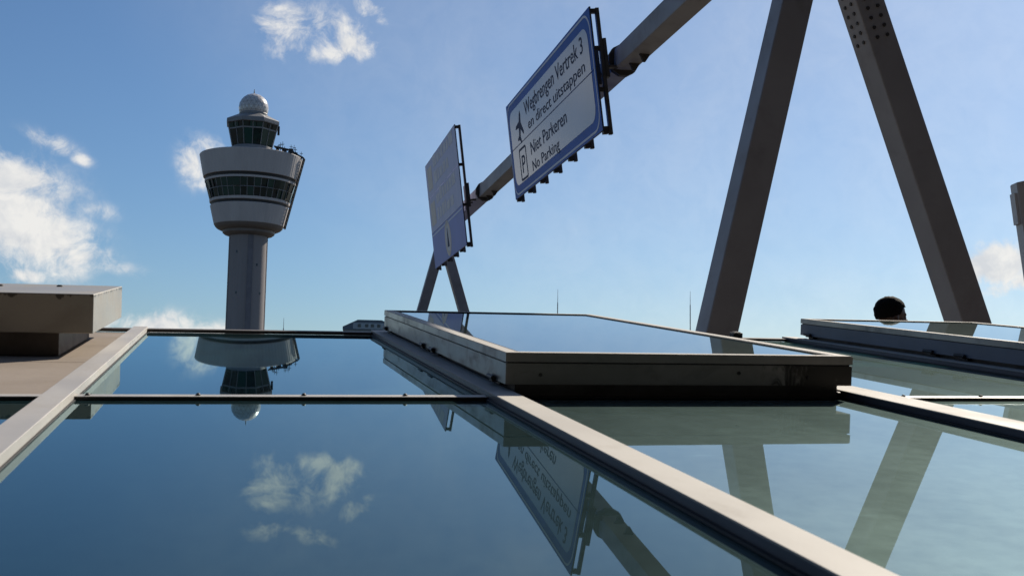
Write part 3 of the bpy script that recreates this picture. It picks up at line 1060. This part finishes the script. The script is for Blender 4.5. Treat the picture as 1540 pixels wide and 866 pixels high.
def ring_windows(n_, r0, z0, r1, z1, mid, name='cab_window'):
    """two rows of panes on a flared ring: one mesh per row, turned round the axis"""
    zm = z0 + (z1 - z0) * mid
    rm = r0 + (r1 - r0) * mid
    da = 2 * math.pi / n_
    meshes = []
    for (ra, za, rb, zb) in ((r0, z0, rm, zm), (rm, zm, r1, z1)):
        bm = bmesh.new()
        e = 0.07
        ta, tb = math.tan(da / 2) * ra * (1 - e), math.tan(da / 2) * rb * (1 - e)
        dz = (zb - za) * 0.06
        A = [(-ta, -ra, za + dz), (ta, -ra, za + dz), (tb, -rb, zb - dz), (-tb, -rb, zb - dz)]
        f0 = [bm.verts.new(p) for p in A]
        f1 = [bm.verts.new((x, y + 0.12, z)) for x, y, z in A]
        for i in range(4):
            j = (i + 1) % 4
            bm.faces.new((f0[i], f0[j], f1[j], f1[i]))
        bm.faces.new(f0[::-1])
        bm.faces.new(f1)
        o = fin(bm, name, M['towerglass'], tower)
        meshes.append(o)
    for i in range(1, n_):
        for o in meshes:
            c = o.copy()
            COL.objects.link(c)
            c.parent = tower
            c.rotation_euler = (0, 0, da * i)
            if random.random() < 0.5:
                c.rotation_euler = (math.radians(random.uniform(-0.5, 0.5)), 0, da * i)
    bm = bmesh.new()
    for z, r in ((z0, r0), (zm, rm), (z1, r1)):
        pass
    for i in range(n_):
        a = da * (i + 0.5)
        rr_ = 1 / math.cos(da / 2)
        d = Vector((math.sin(a), -math.cos(a), 0))
        add_tube(bm, d * (r0 * rr_) + Vector((0, 0, z0)), d * (r1 * rr_) + Vector((0, 0, z1)), 0.11, n=6)
    o = fin(bm, 'mullion_ring', M['towergrey'], tower)
    lathe('transom_ring', [(rm * rr_ - 0.12, zm - 0.09), (rm * rr_ + 0.06, zm - 0.09), (rm * rr_ + 0.06, zm + 0.09), (rm * rr_ - 0.12, zm + 0.09)], M['towergrey'], tower, n_, da / 2, None)


ring_windows(40, P_(58.3), 64.75, P_(65.8), 70.4, 0.5)
# upper cab: an octagon
oct_a = math.pi / 8
K8 = 1 / math.cos(math.pi / 8)
lathe('cab_base', [(P_(33), 79.4), (P_(32.5), 80.4), (P_(31.5), 82.3), (P_(30), 82.5)], M['towergrey'], tower, 16, oct_a)


def cab_row(n_per, r0, z0, r1, z1):
    hw0, hw1 = r0 * math.tan(math.pi / 8), r1 * math.tan(math.pi / 8)
    for k in range(n_per):
        x0, x1 = k / n_per * 2 - 1 + 0.05, (k + 1) / n_per * 2 - 1 - 0.05
        bm = bmesh.new()
        dz = 0.12
        A = [(x0 * hw0, -r0, z0 + dz), (x1 * hw0, -r0, z0 + dz), (x1 * hw1, -r1, z1 - dz), (x0 * hw1, -r1, z1 - dz)]
        f0 = [bm.verts.new(p) for p in A]
        f1 = [bm.verts.new((x, y + 0.12, z)) for x, y, z in A]
        for i in range(4):
            j = (i + 1) % 4
            bm.faces.new((f0[i], f0[j], f1[j], f1[i]))
        bm.faces.new(f0[::-1])
        bm.faces.new(f1)
        o = fin(bm, 'cab_window', M['towerglass'], tower)
        for q in range(1, 8):
            c = o.copy()
            COL.objects.link(c)
            c.parent = tower
            c.rotation_euler = (0, 0, q * math.pi / 4)


lathe('cab_core', [(P_(28.5), 82.3), (P_(36), 90.0)], M['towerdark'], tower, 8, oct_a, None)
cab_row(2, P_(28.6), 82.5, P_(33.6), 87.6)
cab_row(3, P_(33.8), 87.75, P_(35.8), 89.6)
lathe('cab_transom', [(P_(33.4) * K8, 87.5), (P_(34.1) * K8, 87.5), (P_(34.3) * K8, 87.9), (P_(33.4) * K8, 87.9)], M['towergrey'], tower, 8, oct_a, None)
bm = bmesh.new()
for i in range(8):
    for k in range(2):
        if k == 0:
            a = math.pi / 4 * (i + 0.5)
            q0, q1 = P_(28.7) * K8, P_(36.2) * K8
        else:
            a = math.pi / 4 * i
            q0, q1 = P_(28.75), P_(36.2)
        d = Vector((math.sin(a), -math.cos(a), 0))
        add_tube(bm, d * q0 + Vector((0, 0, 82.4)), d * q1 + Vector((0, 0, 89.7)), 0.13, n=6)
fin(bm, 'cab_mullions', M['towergrey'], tower)
lathe('cab_roof', [(P_(30), 89.4), (P_(41) * 1.0, 89.6), (P_(41.5), 89.8), (P_(41.5), 90.9), (P_(40.5), 91.1), (P_(24), 92.9), (P_(22), 93.0)], M['towergrey'], tower, 8, oct_a, None)
lathe('radome_base', [(P_(20.5), 92.6), (P_(21.2), 92.9), (P_(21.2), 93.6), (P_(20.5), 93.8)], M['towergrey'], tower, 32)
bm = bmesh.new()
bmesh.ops.create_icosphere(bm, subdivisions=3, radius=P_(22.3))
for v in list(bm.verts):
    v.co.z += 95.6
    if v.co.z < 93.0:
        v.co.z = 93.0
# panel joints: inset each facet a little
core = set(bm.faces)
bmesh.ops.inset_individual(bm, faces=bm.faces[:], thickness=0.085, depth=0.0)
for f_ in bm.faces:
    f_.material_index = 0 if f_ in core else 1
rad = fin(bm, 'radome', M['radome'], tower, 60)
rad.data.materials.append(M['joint'])
tube('finial', (0, 0, 100.2), (0, 0, 101.9), 0.25, M['towergrey'], tower, 0.08)
# access rail running from the deck over the rim and down the right-hand side
ar = 1.33
d = Vector((math.sin(ar), -math.cos(ar), 0))
tt = Vector((math.cos(ar), math.sin(ar), 0))
pts = [d * P_(34) + Vector((0, 0, 83.0)), d * P_(56) + Vector((0, 0, 82.0)), d * P_(79.5) + Vector((0, 0, 79.2)), d * P_(53.5) + Vector((0, 0, 56.2))]
bm = bmesh.new()
for s_ in (-0.75, 0.75):
    for p, q in zip(pts, pts[1:]):
        add_tube(bm, p + tt * s_, q + tt * s_, 0.24, n=6)
for p, q in zip(pts, pts[1:]):
    k_ = int((q - p).length / 1.1)
    for i in range(k_ + 1):
        w_ = p.lerp(q, i / max(1, k_))
        add_tube(bm, w_ - tt * 0.8, w_ + tt * 0.8, 0.12, n=5)
fin(bm, 'access_rail', M['towerdark'], tower)
bm = bmesh.new()
for i in range(5):
    w_ = pts[0].lerp(pts[2], 0.1 + i * 0.2)
    add_box(bm, w_.x - 0.5, w_.x + 0.5, w_.y - 0.5, w_.y + 0.5, 79.3, w_.z + 0.3)
fin(bm, 'rail_support', M['towerdark'], tower)
rr = random.Random(3)
for i in range(11):
    a = rr.uniform(0.55, 1.75)
    r = P_(rr.uniform(48, 76))
    h_ = rr.uniform(1.2, 3.6)
    bm = bmesh.new()
    x, y = r * math.sin(a), -r * math.cos(a)
    add_tube(bm, (x, y, 79.2), (x, y, 79.6 + h_), 0.12, 0.07, 5)
    add_tube(bm, (x - 0.5, y, 79.4 + h_ * 0.8), (x + 0.5, y, 79.4 + h_ * 0.8), 0.09, n=5)
    if i % 3 == 0:
        add_box(bm, x - 0.7, x + 0.7, y - 0.5, y + 0.5, 79.3, 80.6)
    fin(bm, 'antenna', M['towerdark'], tower)
bm = bmesh.new()
p = Vector((P_(38), -P_(8), 87.0))
add_box(bm, p.x - 0.35, p.x + 0.35, p.y - 0.4, p.y + 0.4, 86.9, 89.7)
fin(bm, 'cab_lamp', M['towerdark'], tower)

# ------------------------------------------------------------------ far building, thin masts, pylon at the right edge
bld = thing('far_building', 'small pale building with dark roof just above the roof edge', 'building', Matrix.Translation((-25.2, 205, -0.12)) @ Matrix.Rotation(0.12, 4, 'Z'))
bm = bmesh.new()
add_box(bm, -4.9, 4.9, -6, 6, 0, 14.0)
fin(bm, 'wall', M['build'], bld)
bm = bmesh.new()
pts = [(-5.2, 13.95), (-5.2, 14.5), (-2.6, 15.75), (1.6, 15.75), (2.6, 15.3), (5.2, 15.1), (5.2, 13.95)]
A = [bm.verts.new((x, -6.3, z)) for x, z in pts]
B = [bm.verts.new((x, 6.3, z)) for x, z in pts]
for i in range(len(pts)):
    j = (i + 1) % len(pts)
    bm.faces.new((A[i], A[j], B[j], B[i]))
bm.faces.new(A)
bm.faces.new(B[::-1])
fin(bm, 'roof', M['buildroof'], bld)
for k in range(4):
    for j in range(6):
        fr = box('window', -4.4 + j * 1.6, -3.5 + j * 1.6, -6.06, -5.95, 1.5 + k * 3.2, 3.4 + k * 3.2, M['window'], bld)
bm = bmesh.new()
add_box(bm, -3.4, 2.0, -6.36, -6.28, 14.15, 15.2)
fin(bm, 'gable_panel', M['build'], bld)
for x in (-2.6, -1.3, -0.3, 0.8):
    box('gable_window', x, x + 0.55, -6.42, -6.35, 14.45, 15.0, M['window'], bld)

for (x, y, top, lab) in ((-23.74, 117.63, 9.75, 'short thin mast just right of the control tower shaft'), (4.89, 119.9, 13.45, 'thin grey mast standing right of the small A-shaped legs'), (18.79, 118.52, 13.3, 'thin grey mast just left of the big leaning gantry leg')):
    t = thing('thin_mast', lab, 'mast', Matrix.Translation((x, y, -0.12)), 'thin masts on the horizon')
    tube('pole', (0, 0, 0), (0, 0, top * 0.9), 0.06, M['pole'], t, 0.05, 8)
    tube('tip', (0, 0, top * 0.9 - 0.05), (0, 0, top + 0.12), 0.03, M['pole'], t, 0.015, 6)

pyl = thing('steel_pylon', 'tapering grey steel pylon cut off by the right edge', 'pylon', Matrix.Translation((5.72, 12.0, 0)))
bm = bmesh.new()
bot, topz = 0.001, 3.44
vs = []
for z, x0 in ((bot, 0.01), (topz, -0.385)):
    vs.append([bm.verts.new(p) for p in ((x0, -0.2, z), (0.62, -0.2, z + (0.23 if z > 1 else 0)), (0.62, -0.03, z + (0.23 if z > 1 else 0)), (x0, -0.03, z))])
for i in range(4):
    bm.faces.new((vs[0][i], vs[0][(i + 1) % 4], vs[1][(i + 1) % 4], vs[1][i]))
bm.faces.new(vs[0][::-1])
bm.faces.new(vs[1])
bmesh.ops.bevel(bm, geom=bm.edges[:], offset=0.008, segments=2, affect='EDGES')
fin(bm, 'shaft', M['pylon'], pyl, 40)
bm = bmesh.new()
vs = [(-0.402, 3.33), (-0.368, 3.0), (-0.335, 3.0), (-0.369, 3.33)]
A = [bm.verts.new((x, -0.17, z)) for x, z in vs]
B = [bm.verts.new((x, -0.06, z)) for x, z in vs]
for i in range(4):
    bm.faces.new((A[i], A[(i + 1) % 4], B[(i + 1) % 4], B[i]))
bm.faces.new(A[::-1])
bm.faces.new(B)
fin(bm, 'edge_plate', M['pylon'], pyl)


# ------------------------------------------------------------------ people
def skinned(name, verts, edges, rad, sub=2):
    me = bpy.data.meshes.new(name)
    me.from_pydata(verts, edges, [])
    o = bpy.data.objects.new(name, me)
    COL.objects.link(o)
    md = o.modifiers.new('skin', 'SKIN')
    for i, r in enumerate(rad):
        me.skin_vertices[0].data[i].radius = (r, r)
    me.skin_vertices[0].data[0].use_root = True
    if sub:
        o.modifiers.new('sub', 'SUBSURF').levels = sub
    dg = bpy.context.evaluated_depsgraph_get()
    out = bpy.data.meshes.new_from_object(o.evaluated_get(dg))
    bpy.data.objects.remove(o)
    return out


def person(label, x, y, height, yaw, skin, hair):
    t = thing('person', label, 'person', Matrix.Translation((x, y, 0)) @ Matrix.Rotation(yaw, 4, 'Z') @ Matrix.Scale(height / 1.78, 4))
    # faces +x ; joints for a relaxed standing pose
    V, E, Rr = [], [], []

    def j(p, r, par=None):
        V.append(p)
        Rr.append(r)
        if par is not None:
            E.append((par, len(V) - 1))
        return len(V) - 1
    pel = j((0, 0, 0.96), 0.135)
    wa = j((0.01, 0, 1.12), 0.125, pel)
    ch = j((0.0, 0, 1.30), 0.15, wa)
    nk = j((-0.01, 0, 1.46), 0.07, ch)
    hd0 = j((0.01, 0, 1.56), 0.058, nk)
    hd = j((0.015, 0, 1.62), 0.062, hd0)
    for s in (-1, 1):
        hp = j((0, s * 0.09, 0.92), 0.095, pel)
        kn = j((0.015, s * 0.10, 0.50), 0.06, hp)
        an = j((-0.02, s * 0.105, 0.09), 0.042, kn)
        j((0.10, s * 0.12, 0.035), 0.035, an)
        sh = j((0.0, s * 0.19, 1.41), 0.062, ch)
        el = j((-0.03, s * 0.25, 1.12), 0.044, sh)
        wr = j((0.05, s * 0.25, 0.88), 0.028, el)
        pm = j((0.065, s * 0.25, 0.82), 0.032, wr)
        for q, (dx, ln) in enumerate(((0.035, 0.075), (0.012, 0.085), (-0.010, 0.08), (-0.032, 0.062))):
            k1_ = j((0.07 + dx, s * 0.252, 0.775), 0.0105, pm)
            k2_ = j((0.075 + dx, s * 0.246, 0.775 - ln * 0.5), 0.0095, k1_)
            j((0.073 + dx, s * 0.236, 0.775 - ln), 0.0085, k2_)
        th = j((0.108, s * 0.240, 0.825), 0.012, pm)
        j((0.125, s * 0.232, 0.785), 0.010, th)
    bm = bmesh.new()
    bm.from_mesh(skinned('body', V, E, Rr, 2))

    def blob(c, r, rot=0.0):
        g = bmesh.ops.create_uvsphere(bm, u_segments=20, v_segments=14, radius=1.0)
        for v in g['verts']:
            v.co = Vector((v.co.x * r[0], v.co.y * r[1], v.co.z * r[2]))
            v.co.rotate(Quaternion((0, 1, 0), rot))
            v.co += Vector(c)
    blob((-0.005, 0, 1.685), (0.098, 0.076, 0.092))       # skull
    blob((0.035, 0, 1.615), (0.062, 0.058, 0.075))        # face and jaw
    blob((0.050, 0, 1.560), (0.036, 0.034, 0.026))        # chin
    blob((0.100, 0, 1.622), (0.020, 0.013, 0.024), 0.4)   # nose
    blob((0.088, 0, 1.578), (0.014, 0.026, 0.010))        # lips
    blob((0.080, 0.0, 1.668), (0.018, 0.052, 0.012))      # brow
    for s in (-1, 1):
        blob((-0.005, s * 0.077, 1.628), (0.022, 0.010, 0.032), 0.2)
        blob((0.083, s * 0.030, 1.645), (0.010, 0.014, 0.010))
    me = bpy.data.meshes.new('body')
    bm.to_mesh(me)
    bm.free()
    o = bpy.data.objects.new('body', me)
    COL.objects.link(o)
    rm_ = o.modifiers.new('remesh', 'REMESH')
    rm_.mode = 'VOXEL'
    rm_.voxel_size = 0.009
    sm = o.modifiers.new('smooth', 'SMOOTH')
    sm.iterations = 3
    dg = bpy.context.evaluated_depsgraph_get()
    me2 = bpy.data.meshes.new_from_object(o.evaluated_get(dg))
    bpy.data.objects.remove(o)
    me2.materials.clear()
    for pl_ in me2.polygons:
        pl_.use_smooth = True
    body = link('body', me2, skin, t)
    # short hair: an uneven cap over the skull
    bm = bmesh.new()
    g = bmesh.ops.create_icosphere(bm, subdivisions=4, radius=1.0)
    rr_ = random.Random(5)
    kill = []
    for v in bm.verts:
        p = v.co.copy()
        face = p.x > 0.55 and p.z < 0.22
        low = p.z < -0.55 + max(0, p.x) * 0.9
        if face or low:
            kill.append(v)
        v.co = Vector((-0.008 + p.x * 0.108, p.y * 0.085, 1.690 + p.z * 0.100)) + p * rr_.uniform(-0.002, 0.004)
    bmesh.ops.delete(bm, geom=kill, context='VERTS')
    g = bmesh.ops.extrude_face_region(bm, geom=bm.faces[:])
    for v in [q for q in g['geom'] if isinstance(q, bmesh.types.BMVert)]:
        v.co = Vector((0, 0, 1.68)) + (v.co - Vector((0, 0, 1.68))) * 0.9
    fin(bm, 'hair', hair, t, 60)
    # clothes
    ids = lambda pts_: pts_
    sv = [(0, 0, 0.93), (0.01, 0, 1.12), (0, 0, 1.30), (-0.005, 0, 1.43)]
    se = [(0, 1), (1, 2), (2, 3)]
    sr = [0.155, 0.145, 0.168, 0.095]
    for s in (-1, 1):
        b0 = len(sv)
        sv += [(0, s * 0.19, 1.41), (-0.02, s * 0.232, 1.21)]
        se += [(2, b0), (b0, b0 + 1)]
        sr += [0.078, 0.066]
    me = skinned('shirt', sv, se, sr, 2)
    me.materials.clear()
    link('shirt', me, M['shirt'], t)
    tv, te, tr_ = [(0, 0, 0.965)], [], [0.152]
    for s in (-1, 1):
        b0 = len(tv)
        tv += [(0, s * 0.09, 0.88), (0.015, s * 0.10, 0.50), (-0.02, s * 0.105, 0.085)]
        te += [(0, b0), (b0, b0 + 1), (b0 + 1, b0 + 2)]
        tr_ += [0.112, 0.085, 0.07]
    me = skinned('trousers', tv, te, tr_, 2)
    me.materials.clear()
    link('trousers', me, M['trouser'], t)
    for s in (-1, 1):
        bm = bmesh.new()
        g = bmesh.ops.create_uvsphere(bm, u_segments=16, v_segments=10, radius=1.0)
        for v in g['verts']:
            v.co = Vector((0.055 + v.co.x * 0.145, s * 0.115 + v.co.y * 0.052, max(0.0, 0.035 + v.co.z * 0.055)))
        fin(bm, 'shoe', M['trouser'], t, 60)
    return t


person('person with short black hair, only the head showing behind the right vent', 2.46, 7.30, 1.735, 0.12, M['skin'], M['hair'])
person('person with light brown hair, barely showing at the right edge', 4.05, 8.45, 1.70, 2.6, M['skin2'], M['hair2'])
